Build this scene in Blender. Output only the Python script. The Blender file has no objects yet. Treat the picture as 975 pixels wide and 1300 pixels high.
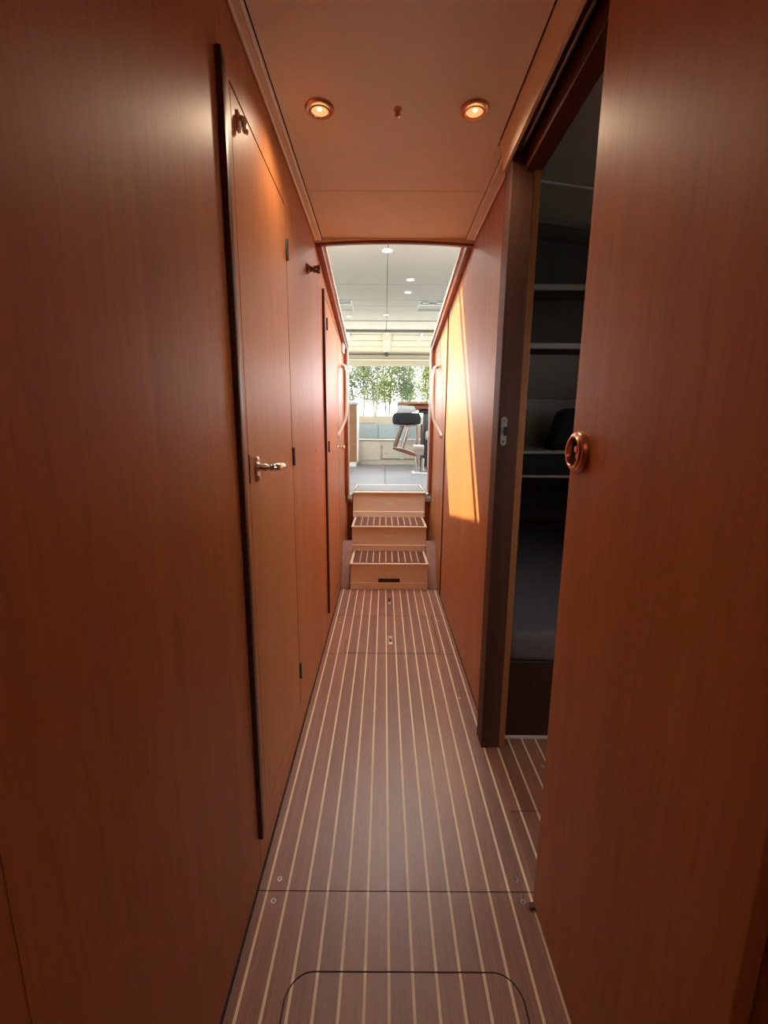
import bpy, bmesh, math, random
from mathutils import Vector, Matrix
random.seed(7)
scene = bpy.context.scene
C = scene.collection

# ------------------------------------------------------------------ camera
F_PX, W_PX, H_PX = 555.0, 975.0, 1300.0
pitch = math.atan(105/555); roll = math.radians(0.35)
fwd = Vector((0, math.cos(pitch), -math.sin(pitch)))
up0 = Vector((0, math.sin(pitch), math.cos(pitch))); rt0 = Vector((1, 0, 0))
up = up0*math.cos(roll) - rt0*math.sin(roll)
rt = rt0*math.cos(roll) + up0*math.sin(roll)
cam = bpy.data.cameras.new('camera'); camo = bpy.data.objects.new('camera', cam); C.objects.link(camo)
cam.sensor_fit = 'HORIZONTAL'; cam.sensor_width = 36.0; cam.lens = 36.0*F_PX/W_PX
cam.clip_start = 0.02; cam.clip_end = 500
camo.matrix_world = Matrix(((rt.x, up.x, -fwd.x, 0), (rt.y, up.y, -fwd.y, 0), (rt.z, up.z, -fwd.z, 1.15), (0, 0, 0, 1)))
scene.camera = camo

# ------------------------------------------------------------------ world, sun, exposure
world = bpy.data.worlds.new('sky'); scene.world = world; world.use_nodes = True
wn = world.node_tree.nodes; wn.clear()
wo = wn.new('ShaderNodeOutputWorld'); wb = wn.new('ShaderNodeBackground')
wb.inputs['Color'].default_value = (0.96, 0.98, 1.0, 1); wb.inputs['Strength'].default_value = 2.1
world.node_tree.links.new(wb.outputs[0], wo.inputs[0])
sun = bpy.data.lights.new('sun', 'SUN'); suno = bpy.data.objects.new('sun', sun); C.objects.link(suno)
sun.energy = 5.0; sun.angle = math.radians(0.53); sun.color = (1.0, 0.80, 0.50)
suno.rotation_euler = Vector((0.685, -0.73, -1.2)).to_track_quat('-Z', 'Y').to_euler()
suno.location = (-4, 8, 10)
DOWNLIGHT_W = 1.3
scene.view_settings.view_transform = 'Standard'; scene.view_settings.look = 'None'
scene.view_settings.gamma = 1.0; scene.view_settings.use_curve_mapping = False
scene.view_settings.exposure = 2.4

# ------------------------------------------------------------------ materials
def newmat(name):
    m = bpy.data.materials.new(name); m.use_nodes = True
    nt = m.node_tree; b = nt.nodes['Principled BSDF']
    return m, nt, b
def plain(name, col, rough=.5, metal=0.0, emit=None, estr=0, coat=0.0, noise=0.06, nscale=30.0):
    m, nt, b = newmat(name)
    b.inputs['Roughness'].default_value = rough; b.inputs['Metallic'].default_value = metal
    b.inputs['Coat Weight'].default_value = coat
    tc = nt.nodes.new('ShaderNodeTexCoord'); n = nt.nodes.new('ShaderNodeTexNoise')
    n.inputs['Scale'].default_value = nscale; n.inputs['Detail'].default_value = 3
    nt.links.new(tc.outputs['Object'], n.inputs['Vector'])
    r = nt.nodes.new('ShaderNodeValToRGB')
    r.color_ramp.elements[0].position = .3; r.color_ramp.elements[1].position = .7
    r.color_ramp.elements[0].color = tuple(c*(1-noise) for c in col)+(1,)
    r.color_ramp.elements[1].color = tuple(min(1, c*(1+noise)) for c in col)+(1,)
    nt.links.new(n.outputs['Fac'], r.inputs[0]); nt.links.new(r.outputs[0], b.inputs['Base Color'])
    if emit:
        b.inputs['Emission Color'].default_value = emit+(1,); b.inputs['Emission Strength'].default_value = estr
    return m
def wood(name, dark, mid, light, grain='Z', rough=.38, spec=.5, fine=60.0, wide=9.0, coat=0.0, vary=0.0, bump=.04, seed=0.0, pore=.28):
    m, nt, b = newmat(name); L = nt.links.new; N = nt.nodes.new
    tc = N('ShaderNodeTexCoord')
    def noise(across, along, detail, dist=0.0, off=0.0):
        mp = N('ShaderNodeMapping')
        sc = {'X': (along, across, across), 'Y': (across, along, across), 'Z': (across, across, along)}[grain]
        mp.inputs['Scale'].default_value = sc; mp.inputs['Location'].default_value = (off+seed, off*.7+seed, off*1.3)
        n = N('ShaderNodeTexNoise'); n.inputs['Scale'].default_value = 1.0; n.inputs['Detail'].default_value = detail
        n.inputs['Distortion'].default_value = dist
        L(tc.outputs['Object'], mp.inputs['Vector']); L(mp.outputs[0], n.inputs['Vector'])
        return n
    a = noise(wide, .55, 4, .6); f = noise(fine, 1.6, 5, .2, 3.1); p = noise(fine*4, 9, 2, 0, 7.7)
    r = N('ShaderNodeValToRGB'); e = r.color_ramp.elements
    e[0].position = .28; e[0].color = dark+(1,); e[1].position = .72; e[1].color = light+(1,)
    k = e.new(.5); k.color = mid+(1,)
    mx = N('ShaderNodeMath'); mx.operation = 'MULTIPLY_ADD'; mx.inputs[1].default_value = .45
    ml = N('ShaderNodeMath'); ml.operation = 'MULTIPLY'; ml.inputs[1].default_value = .55
    L(a.outputs['Fac'], ml.inputs[0]); L(f.outputs['Fac'], mx.inputs[0]); L(ml.outputs[0], mx.inputs[2])
    L(mx.outputs[0], r.inputs[0])
    mc = N('ShaderNodeMix'); mc.data_type = 'RGBA'; mc.blend_type = 'MULTIPLY'
    pr = N('ShaderNodeValToRGB'); pr.color_ramp.elements[0].position = .33; pr.color_ramp.elements[1].position = .48
    pr.color_ramp.elements[0].color = (.62, .58, .55, 1); pr.color_ramp.elements[1].color = (1, 1, 1, 1)
    L(p.outputs['Fac'], pr.inputs[0]); mc.inputs[0].default_value = pore
    L(r.outputs[0], mc.inputs[6]); L(pr.outputs[0], mc.inputs[7])
    out = mc.outputs[2]
    if vary:
        oi = N('ShaderNodeObjectInfo'); hs = N('ShaderNodeHueSaturation'); mr = N('ShaderNodeMapRange')
        mr.inputs['To Min'].default_value = 1-vary; mr.inputs['To Max'].default_value = 1+vary
        L(oi.outputs['Random'], mr.inputs['Value']); L(mr.outputs[0], hs.inputs['Value']); L(out, hs.inputs['Color'])
        out = hs.outputs[0]
    L(out, b.inputs['Base Color'])
    b.inputs['Roughness'].default_value = rough; b.inputs['Specular IOR Level'].default_value = spec
    b.inputs['Coat Weight'].default_value = coat; b.inputs['Coat Roughness'].default_value = .25
    bp = N('ShaderNodeBump'); bp.inputs['Strength'].default_value = bump; bp.inputs['Distance'].default_value = .002
    L(p.outputs['Fac'], bp.inputs['Height']); L(bp.outputs[0], b.inputs['Normal'])
    return m
M = {}
M['veneer'] = wood('cherry veneer', (.41, .148, .047), (.49, .184, .060), (.56, .222, .076), rough=.46, spec=.45, fine=34, wide=7)
M['door_veneer'] = wood('cherry door veneer', (.46, .172, .058), (.51, .197, .068), (.56, .222, .08), rough=.46, spec=.45, fine=26, wide=5, seed=4.2)
M['mahogany'] = wood('mahogany trim', (.19, .042, .015), (.26, .062, .022), (.32, .085, .03), rough=.35, fine=50, wide=12)
M['dark_strip'] = wood('dark walnut strip', (.05, .018, .008), (.08, .028, .012), (.11, .04, .018), rough=.4)
M['jamb'] = wood('brown jamb wood', (.055, .018, .008), (.085, .028, .012), (.12, .042, .017), rough=.6, fine=50, wide=14)
M['teak'] = wood('teak floor', (.24, .108, .066), (.31, .143, .09), (.38, .185, .12), grain='Y', rough=.38, spec=.8, pore=.75, fine=90, wide=22, vary=.13, bump=.12)
M['holly'] = wood('pale inlay', (.84, .70, .47), (.90, .77, .54), (.94, .82, .60), grain='Y', rough=.42)
M['teak_step'] = wood('teak step strip', (.12, .04, .022), (.16, .055, .03), (.20, .075, .04), grain='Y', rough=.45, fine=90, wide=22, vary=.12)
M['teak_x'] = wood('saloon table wood', (.25, .11, .045), (.33, .155, .065), (.40, .20, .09), grain='X', rough=.4)
M['cabinet_wood'] = wood('saloon cabinet wood', (.23, .105, .04), (.29, .135, .052), (.35, .17, .07), grain='X', rough=.45)
M['ceiling'] = plain('cream vinyl headliner', (.87, .82, .77), .5, noise=.02, nscale=8)
M['bead'] = plain('pale cream bead', (.93, .88, .82), .35, noise=.01)
M['cream'] = plain('cream gelcoat', (.85, .66, .48), .4, noise=.02)
M['white'] = plain('white gelcoat', (.80, .79, .75), .35, noise=.02)
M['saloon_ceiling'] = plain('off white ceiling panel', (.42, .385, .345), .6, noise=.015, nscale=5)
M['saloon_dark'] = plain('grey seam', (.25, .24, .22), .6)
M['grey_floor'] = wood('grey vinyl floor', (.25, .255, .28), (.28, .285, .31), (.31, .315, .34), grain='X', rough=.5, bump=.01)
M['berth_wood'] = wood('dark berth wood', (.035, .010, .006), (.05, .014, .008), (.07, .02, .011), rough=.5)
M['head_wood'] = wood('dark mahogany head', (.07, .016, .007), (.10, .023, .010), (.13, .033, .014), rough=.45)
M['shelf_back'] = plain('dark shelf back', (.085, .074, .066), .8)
M['rail_metal'] = plain('pale coated metal', (.74, .72, .69), .25, 0.0, coat=.3)
M['brown_metal'] = plain('brown anodised metal', (.22, .15, .12), .35, .9)
M['chrome'] = plain('chrome', (.82, .80, .78), .12, 1.0, noise=.01)
M['steel'] = plain('brushed steel', (.70, .68, .66), .28, 1.0, noise=.03)
M['bronze'] = plain('copper bronze', (.62, .33, .22), .28, 1.0, noise=.03)
M['black'] = plain('black rubber', (.012, .011, .011), .5)
M['gap'] = plain('dark joint', (.02, .009, .006), .8)
M['black_fabric'] = plain('black upholstery', (.009, .009, .01), .85, nscale=120, noise=.2)
M['black_metal'] = plain('black powder coat', (.03, .03, .034), .4)
M['grey_plastic'] = plain('grey plastic', (.42, .42, .42), .4)
M['blue_vinyl'] = plain('pale blue vinyl cushion', (.42, .52, .56), .5)
M['bench'] = plain('cream bench moulding', (.66, .59, .47), .45, noise=.02)
M['red'] = plain('red cover', (.55, .06, .07), .6)
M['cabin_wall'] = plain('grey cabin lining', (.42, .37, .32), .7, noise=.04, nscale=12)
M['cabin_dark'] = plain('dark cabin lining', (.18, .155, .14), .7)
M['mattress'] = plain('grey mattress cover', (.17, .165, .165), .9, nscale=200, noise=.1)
M['bulb'] = plain('warm lamp lens', (1, .75, .45), .3, emit=(1.0, .55, .22), estr=.16)
M['filament'] = plain('lamp hot spot', (1, .85, .6), .3, emit=(1.0, .72, .35), estr=1.2)
M['lens_white'] = plain('white lamp lens', (.95, .92, .84), .3, emit=(1.0, .95, .85), estr=.3)
M['water'] = plain('harbour water', (.10, .16, .17), .15, noise=.2, nscale=2)
M['bark'] = plain('grey bark', (.20, .17, .14), .8, noise=.3, nscale=6)
def canvas_mat():
    m, nt, b = newmat('cream canvas'); L = nt.links.new
    tr = nt.nodes.new('ShaderNodeBsdfTranslucent'); tr.inputs[0].default_value = (.5, .46, .37, 1)
    mx = nt.nodes.new('ShaderNodeMixShader'); mx.inputs[0].default_value = .12
    b.inputs['Base Color'].default_value = (.26, .24, .195, 1); b.inputs['Roughness'].default_value = .8
    n = nt.nodes.new('ShaderNodeTexNoise'); n.inputs['Scale'].default_value = 300
    bp = nt.nodes.new('ShaderNodeBump'); bp.inputs['Strength'].default_value = .05
    L(n.outputs['Fac'], bp.inputs['Height']); L(bp.outputs[0], b.inputs['Normal'])
    L(b.outputs[0], mx.inputs[1]); L(tr.outputs[0], mx.inputs[2])
    L(mx.outputs[0], nt.nodes['Material Output'].inputs[0]); return m
#
M['canvas'] = canvas_mat()
def leaf_mat(name, c0, c1):
    m, nt, b = newmat(name); L = nt.links.new
    tc = nt.nodes.new('ShaderNodeTexCoord'); n = nt.nodes.new('ShaderNodeTexNoise'); n.inputs['Scale'].default_value = 1.6
    L(tc.outputs['Object'], n.inputs['Vector'])
    r = nt.nodes.new('ShaderNodeValToRGB'); r.color_ramp.elements[0].position = .35; r.color_ramp.elements[1].position = .65
    r.color_ramp.elements[0].color = c0+(1,); r.color_ramp.elements[1].color = c1+(1,)
    L(n.outputs['Fac'], r.inputs[0]); L(r.outputs[0], b.inputs['Base Color'])
    tr = nt.nodes.new('ShaderNodeBsdfTranslucent'); L(r.outputs[0], tr.inputs[0])
    mx = nt.nodes.new('ShaderNodeMixShader'); mx.inputs[0].default_value = .5; b.inputs['Roughness'].default_value = .5
    L(b.outputs[0], mx.inputs[1]); L(tr.outputs[0], mx.inputs[2]); L(mx.outputs[0], nt.nodes['Material Output'].inputs[0])
    return m
M['leaf_a'] = leaf_mat('grey green leaves', (.07, .10, .045), (.13, .165, .075))
M['leaf_b'] = leaf_mat('yellow green leaves', (.12, .16, .035), (.21, .25, .065))
def glass_mat(name='window glass', tint=(.96, .96, .95)):
    m, nt, b = newmat(name); L = nt.links.new
    t = nt.nodes.new('ShaderNodeBsdfTransparent'); g = nt.nodes.new('ShaderNodeBsdfGlossy'); g.inputs['Roughness'].default_value = .02
    t.inputs[0].default_value = tint+(1,)
    mx = nt.nodes.new('ShaderNodeMixShader'); mx.inputs[0].default_value = .04; L(t.outputs[0], mx.inputs[1]); L(g.outputs[0], mx.inputs[2])
    L(mx.outputs[0], nt.nodes['Material Output'].inputs[0]); return m
M['glass'] = glass_mat()
M['tinted_glass'] = glass_mat('tinted side window glass', (.34, .36, .36))

# ------------------------------------------------------------------ mesh helpers
class MB:
    """collects geometry in world coordinates; build() links it as one mesh object"""
    def __init__(s): s.bm = bmesh.new()
    def box(s, x0, x1, y0, y1, z0, z1, bev=0.0, seg=2):
        t = bmesh.new(); bmesh.ops.create_cube(t, size=1.0)
        bmesh.ops.scale(t, vec=(x1-x0, y1-y0, z1-z0), verts=t.verts)
        bmesh.ops.translate(t, vec=((x0+x1)/2, (y0+y1)/2, (z0+z1)/2), verts=t.verts)
        if bev: bmesh.ops.bevel(t, geom=t.edges[:], offset=bev, segments=seg, profile=.5, affect='EDGES')
        s._merge(t); return s
    def _merge(s, t):
        me = bpy.data.meshes.new('t'); t.to_mesh(me); t.free(); s.bm.from_mesh(me); bpy.data.meshes.remove(me)
    def prism(s, poly, axis, a, b, bev=0.0, seg=2):
        """poly: 2-D points; axis X: (y,z), Y: (x,z), Z: (x,y)"""
        def P(p, t): return {'X': (t, p[0], p[1]), 'Y': (p[0], t, p[1]), 'Z': (p[0], p[1], t)}[axis]
        t = bmesh.new()
        va = [t.verts.new(P(p, a)) for p in poly]; vb = [t.verts.new(P(p, b)) for p in poly]
        t.faces.new(va); t.faces.new(vb[::-1]); n = len(poly)
        for i in range(n): t.faces.new((va[i], va[(i+1) % n], vb[(i+1) % n], vb[i]))
        bmesh.ops.recalc_face_normals(t, faces=t.faces[:])
        if bev: bmesh.ops.bevel(t, geom=t.edges[:], offset=bev, segments=seg, profile=.5, affect='EDGES')
        s._merge(t); return s
    def tube(s, pts, r, n=12, cap=True, flat=1.0):
        t = bmesh.new(); pts = [Vector(p) for p in pts]; rings = []; rr = r if isinstance(r, (list, tuple)) else [r]*len(pts)
        prev = None
        for i, p in enumerate(pts):
            d = (pts[min(i+1, len(pts)-1)]-pts[max(i-1, 0)]).normalized()
            if prev is None:
                a = Vector((0, 0, 1)) if abs(d.z) < .9 else Vector((1, 0, 0))
                u = d.cross(a).normalized()
            else: u = (prev - d*prev.dot(d)).normalized()
            v = d.cross(u); prev = u
            rings.append([t.verts.new(p+(u*math.cos(k*2*math.pi/n)+v*math.sin(k*2*math.pi/n)*flat)*rr[i]) for k in range(n)])
        for A, B in zip(rings, rings[1:]):
            for k in range(n): t.faces.new((A[k], A[(k+1) % n], B[(k+1) % n], B[k]))
        if cap: t.faces.new(rings[0][::-1]); t.faces.new(rings[-1])
        bmesh.ops.recalc_face_normals(t, faces=t.faces[:]); s._merge(t); return s
    def lathe(s, prof, axis, c, n=32, sx=1.0, sy=1.0):
        """prof: (radius, height) list, turned about axis through c"""
        ax = Vector(axis).normalized(); a = Vector((0, 0, 1)) if abs(ax.z) < .9 else Vector((1, 0, 0))
        u = ax.cross(a).normalized(); v = ax.cross(u); c = Vector(c); t = bmesh.new(); rings = []
        for r, h in prof:
            if r < 1e-6: rings.append([t.verts.new(c+ax*h)])
            else: rings.append([t.verts.new(c+ax*h+u*(r*sx*math.cos(k*2*math.pi/n))+v*(r*sy*math.sin(k*2*math.pi/n))) for k in range(n)])
        for A, B in zip(rings, rings[1:]):
            for k in range(n):
                k2 = (k+1) % n
                if len(A) == 1 and len(B) == 1: continue
                if len(A) == 1: t.faces.new((A[0], B[k2], B[k]))
                elif len(B) == 1: t.faces.new((A[k], A[k2], B[0]))
                else: t.faces.new((A[k], A[k2], B[k2], B[k]))
        bmesh.ops.recalc_face_normals(t, faces=t.faces[:]); s._merge(t); return s
    def build(s, name, mat, parent=None, origin=None, smooth=False):
        me = bpy.data.meshes.new(name)
        if parent is not None: o = Vector(parent.get('_w', (0, 0, 0)))
        elif origin is not None: o = Vector(origin)
        else:
            vs = [v.co for v in s.bm.verts]
            o = Vector(((min(v.x for v in vs)+max(v.x for v in vs))/2, (min(v.y for v in vs)+max(v.y for v in vs))/2, min(v.z for v in vs)))
        bmesh.ops.translate(s.bm, vec=-o, verts=s.bm.verts)
        s.bm.to_mesh(me); s.bm.free()
        me.materials.append(M[mat])
        if smooth:
            me.polygons.foreach_set('use_smooth', [True]*len(me.polygons))
            try: me.set_sharp_from_angle(angle=math.radians(40))
            except Exception: pass
        ob = bpy.data.objects.new(name, me); C.objects.link(ob)
        if parent is not None: ob.parent = parent
        else: ob.location = o
        ob['_w'] = tuple(o)
        return ob
def thing(name, loc, label, cat, group=None):
    o = bpy.data.objects.new(name, None); C.objects.link(o); o.location = loc; o['_w'] = tuple(loc); o.empty_display_size = .05
    o['label'] = label; o['category'] = cat
    if group: o['group'] = group
    return o
def tag(o, label, cat, group=None):
    o['label'] = label; o['category'] = cat
    if group: o['group'] = group
    return o
def struct(o, label=None, cat=None):
    o['kind'] = 'structure'
    if label: o['label'] = label
    if cat: o['category'] = cat
    return o
def arc(c, r, a0, a1, n): return [(c[0]+r*math.cos(a0+(a1-a0)*i/n), c[1]+r*math.sin(a0+(a1-a0)*i/n)) for i in range(n+1)]

XL, XR, ZC = -.315, .395, 1.985
YB = -.6                                  # behind the camera

# ================================================================== SETTING: corridor
# ---- left wall
def yedge_left(z): return 3.52
wl = MB().prism([(YB, 0), (3.72, 0), (3.72, .60), (3.50, .60), (3.50, 1.76), (2.17, 1.98), (2.10, 2.02), (YB, 2.02)], 'X', -.385, -.332).build('wall_left', 'gap', origin=(0, 0, 0))
struct(wl, 'left corridor wall of glossy cherry veneer with two flush doors', 'wall')
D1 = (1.022, 1.512, .125, 1.832)          # door 1: y0 y1 z0 z1
g = .004
p = MB().box(-.335, XL, .3018, .950, .008, ZC); p.build('veneer_panel', 'veneer', wl)
p = MB().box(-.335, XL-.0005, YB, .3015, .008, ZC); p.build('veneer_panel', 'veneer', wl)
p = MB()
p.box(-.335, XL, .952, D1[0]-g, .008, ZC); p.box(-.335, XL, D1[0]-g, D1[1]+g, .008, D1[2]-g)
p.box(-.335, XL, D1[0]-g, D1[1]+g, D1[3]+g, ZC); p.box(-.335, XL, D1[1]+g, 2.347, .008, ZC)
p.build('veneer_panel', 'veneer', wl)
D2 = (2.492, 3.055, .11)
p = MB()
p.prism([(2.349, .008), (D2[0]-g, .008), (D2[0]-g, 1.93), (2.30, 1.96), (2.17, ZC), (2.14, ZC), (2.14, ZC-.02), (2.349, ZC-.05)], 'X', -.335, XL)
p.prism([(D2[0]-g, .008), (D2[1]+g, .008), (D2[1]+g, D2[2]-g), (D2[0]-g, D2[2]-g)], 'X', -.335, XL)
p.prism([(D2[0]-g, 1.836), (D2[1]+g, 1.772), (D2[1]+g, 1.835), (D2[0]-g, 1.93)], 'X', -.335, XL)
p.prism([(D2[1]+g, .008), (3.70, .008), (3.70, .60), (3.495, .60), (3.495, 1.765), (D2[1]+g, 1.835)], 'X', -.335, XL)
p.build('veneer_panel', 'veneer', wl)

# ---- doors in the left wall
d1 = MB().box(-.333, XL-.0005, D1[0], D1[1], D1[2], D1[3], .0015).build('door_1', 'door_veneer', origin=(0, 0, 0))
struct(d1, 'near cherry veneer door with chrome lever handle in left wall', 'door')
d2 = MB().prism([(D2[0], D2[2]), (D2[1], D2[2]), (D2[1], 1.764), (D2[0], 1.828)], 'X', -.333, XL-.0005, .0015).build('door_2', 'door_veneer', origin=(0, 0, 0))
struct(d2, 'far narrow cherry veneer door in left wall beside the steps', 'door')
def hinge(y, z, parent, h=.062):
    m = MB().box(-.32, XL+.004, y-.006, y+.006, z-h/2, z+h/2, .002)
    m.tube([(XL+.003, y, z-h/2), (XL+.003, y, z+h/2)], .005, 10)
    return m.build('hinge', 'black_metal', parent, smooth=True)
for z in (1.707, 1.056, .25): hinge(D1[1]+.003, z, d1)
for z in (1.703, 1.052): hinge(D2[0]-.001, z, d2)
# lever handle door 1
hd = MB().lathe([(0, 0), (.0185, 0), (.0185, .003), (.016, .006), (0, .006)], (1, 0, 0), (XL, 1.078, 1.052), 28, 1.0, 1.75).build('handle_plate', 'chrome', d1, smooth=True)
m = MB().lathe([(.0095, 0), (.0095, .020), (.007, .024), (.0075, .045)], (1, 0, 0), (XL+.005, 1.078, 1.056), 20)
m.tube([(XL+.036, 1.071, 1.056), (XL+.044, 1.078, 1.056), (XL+.048, 1.092, 1.056), (XL+.048, 1.13, 1.055), (XL+.047, 1.162, 1.053), (XL+.041, 1.172, 1.052), (XL+.03, 1.176, 1.052)], [.0085, .0105, .011, .011, .0105, .010, .008], 16)
m.build('lever', 'chrome', d1, smooth=True)
m = MB()
for z in (1.074, 1.031): m.lathe([(0, .009), (.0035, .0085), (.0045, .005)], (1, 0, 0), (XL, 1.078, z), 12)
m.build('screw', 'steel', d1, smooth=True)
MB().box(-.32, XL+.002, D1[0]-.004, D1[0]+.003, 1.022, 1.09, .001).build('lock_faceplate', 'black_metal', d1)
# coat hook near top of door 1
m = MB().box(XL-.001, XL+.004, 1.056, 1.074, 1.772, 1.808, .002)
m.tube([(XL+.003, 1.065, 1.797), (XL+.009, 1.065, 1.795), (XL+.012, 1.066, 1.788), (XL+.012, 1.067, 1.779), (XL+.014, 1.068, 1.773), (XL+.019, 1.069, 1.771)], [.005, .0065, .007, .0065, .006, .0045], 12)
m.build('hook', 'chrome', d1, smooth=True)
# knob of door 2
m = MB().lathe([(0, 0), (.015, 0), (.015, .003), (.006, .006), (.006, .03), (.013, .037), (.015, .046), (.010, .054), (0, .056)], (1, 0, 0), (XL, 2.93, 1.03), 24)
m.build('knob', 'chrome', d2, smooth=True)
MB().lathe([(0, 0), (.013, 0), (.013, .003), (0, .003)], (1, 0, 0), (XL, 2.93, 1.065), 20, 1, 1.5).build('lock_plate', 'chrome', d2, smooth=True)
# small deadbolt plate low on door 2
m = MB()
for z in (.30, .27, .24): m.lathe([(0, .003), (.006, .002), (.007, 0)], (1, 0, 0), (XL, 2.55, z), 12)
m.build('screw', 'steel', d2, smooth=True)

# ---- proud dark edge strips
def strip(y, z0, z1, label):
    y0, y1 = y, y+.022
    poly = [(z0, 0), (z1, 0), (z1, .010), (z1-.005, .015), (z0+.005, .015), (z0, .010)]
    t = bmesh.new(); m = MB()
    m.prism([(y0, z0), (y1, z0), (y1, z1), (y0, z1)], 'X', XL-.002, XL+.012, .0030, 3)
    o = m.build('trim_1', 'dark_strip', smooth=True); return o
s1 = strip(.940, .118, 1.840, ''); struct(s1, 'dark walnut upright strip beside the near left door', 'trim')
s2 = strip(2.336, .118, 1.836, ''); s2.name = 'trim_2'; struct(s2, 'dark walnut upright strip beside the far left door', 'trim')
MB().box(XL+.0115, XL+.0126, .945, .958, 1.806, 1.826).build('end_plate', 'black', s1)

# ---- right wall
JY = 1.42
wr = MB()
wr.prism([(1.50, 0), (3.78, 0), (3.78, .60), (3.62, .60), (3.62, 1.79), (2.17, 1.98), (2.10, 2.02), (1.50, 2.02)], 'X', .412, .445)
wr.box(.412, .445, YB, .47, 0, 2.02); wr.box(.412, .445, .47, 1.50, 1.905, 2.02)
wr = wr.build('wall_right', 'gap', origin=(0, 0, 0)); struct(wr, 'right corridor wall of glossy cherry veneer with a sun patch', 'wall')
MB().prism([(1.49, .008), (2.880, .008), (2.880, 1.872), (2.30, ZC), (1.49, ZC)], 'X', XR, .415).build('veneer_panel', 'veneer', wr)
MB().prism([(2.886, .008), (3.76, .008), (3.76, .60), (3.62, .60), (3.62, 1.785), (2.886, 1.905)], 'X', XR, .415).build('veneer_panel', 'veneer', wr)
MB().box(.398, .415, YB, .47, .008, ZC).build('veneer_panel', 'veneer', wr)
MB().box(.3885, .40, 2.878, 2.888, .01, 1.880, .001).build('edge_strip', 'dark_strip', wr)
# lining of the cabin side
MB().prism([(1.51, 0), (3.7, 0), (3.7, .6), (3.3, .6), (3.3, 2.0), (1.51, 2.0)], 'X', .445, .452).build('lining', 'cabin_wall', wr)

# door jamb with strike plate
jb = MB().box(.3615, .428, JY, 1.495, .0, 1.935, .002).build('trim_3', 'jamb', origin=(0, 0, 0)); struct(jb, 'brown wooden door jamb post on the right with steel strike plate', 'door jamb')
MB().box(.4275, .452, JY+.012, 1.495, 0, 1.905, .0015).build('jamb_stop', 'veneer', jb)
m = MB(); cxs, czs = .380, 1.146
pts = [(cxs+dx, czs+dz) for dx, dz in arc((0, .036), .0095, 0, math.pi, 8)+arc((0, -.036), .0095, math.pi, 2*math.pi, 8)]
pl = MB().prism(pts, 'Y', JY-.003, JY+.001).build('strike_plate', 'steel', jb)
pts = [(cxs+dx, czs+dz) for dx, dz in arc((0, .009), .0055, 0, math.pi, 8)+arc((0, -.009), .0055, math.pi, 2*math.pi, 8)]
MB().prism(pts, 'Y', JY-.0036, JY).build('slot', 'black', pl)
m = MB()
for dz in (.033, -.033): m.lathe([(0, .0012), (.003, .0008), (.0034, 0)], (0, -1, 0), (cxs, JY-.003, czs+dz), 12)
m.build('screw', 'chrome', pl, smooth=True)

# header over the doorway: pelmet, track slot, head lining
pm = MB().prism([(.3375, ZC+.004), (.352, 1.914), (.362, 1.914), (.362, ZC+.01)], 'Y', YB, 1.484, .0012).build('trim_4', 'cream', origin=(0, 0, 0)); struct(pm, 'cream pelmet board hiding the sliding door track', 'trim')
MB().box(.362, .375, YB, 1.488, 1.955, ZC+.02).build('pelmet_backing', 'mahogany', pm)
rl = MB().box(.379, .386, YB, 1.47, 1.926, 1.985, .001).build('track_rail', 'steel', pm)
MB().box(.362, .412, YB, 1.49, 1.972, 2.03).build('track_recess', 'gap', pm)
hdr = MB().box(.402, .452, .47, 1.42, 1.885, 2.02, .002).build('trim_5', 'head_wood', origin=(0, 0, 0)); struct(hdr, 'dark mahogany door head above the open doorway', 'trim')

# sliding door
sd = MB().box(.372, .393, .357, .878, .012, 1.918, .002).build('door_3', 'veneer', origin=(0, 0, 0)); struct(sd, 'half open sliding cherry veneer door on the right with round pull', 'door')
ry, rz = .838, 1.110
m = MB().lathe([(.0385, 0), (.0385, .008), (.036, .0115), (.0335, .012), (.032, .014), (.030, .016), (.027, .016), (.0255, .013), (.0245, 0)], (-1, 0, 0), (.372, ry, rz), 48)
ringo = m.build('pull_ring', 'bronze', sd, smooth=True)
MB().lathe([(0, .001), (.018, .0015), (.0255, .006)], (-1, 0, 0), (.372, ry, rz), 40).build('pull_cup', 'black_metal', ringo, smooth=True)
m = MB().lathe([(0, .013), (.006, .012), (.0075, .008), (.0075, .001)], (-1, 0, 0), (.372, ry-.006, rz+.005), 20)
m.lathe([(0, .010), (.005, .009), (.006, .001)], (-1, 0, 0), (.372, ry-.006, rz-.008), 20)
m.build('latch_button', 'bronze', ringo, smooth=True)
# door guide bumper low on the floor
tag(MB().box(.360, .377, .866, .882, .0, .007, .002).build('door_guide', 'brown_metal'), 'tiny brown floor guide at the foot of the sliding door', 'door guide')

# ---- floor: subfloor, teak planks and pale inlay
fl = MB().box(-.40, 1.75, YB, 3.75, -.06, -.012).build('floor', 'gap', origin=(0, 0, 0)); struct(fl, 'teak corridor floor with pale inlaid lines', 'floor')
LX = [-.2895+.0510*k for k in range(14)]
edges = [-.311]+LX+[.3935]
seams = [YB, .9095, 2.101, 2.5735, 3.045]
hw = .0032
def hatch_cut(x):                          # near lift-out hatch with rounded far corners
    x0, x1, yt, r = -.1985, .2935, .742, .055
    if x <= x0 or x >= x1: return None
    if x < x0+r: return yt-r+math.sqrt(max(0, r*r-(x0+r-x)**2))
    if x > x1-r: return yt-r+math.sqrt(max(0, r*r-(x-x1+r)**2))
    return yt
for i in range(len(edges)-1):
    x0 = edges[i]+(hw if i > 0 else 0); x1 = edges[i+1]-(hw if i < len(edges)-2 else 0)
    for j in range(len(seams)-1):
        a, b = seams[j]+(.0012 if j else 0), seams[j+1]-.0012
        c = MB().box(x0, x1, a, b, -.014, 0.0).build('teak_plank', 'teak', fl)
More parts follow.
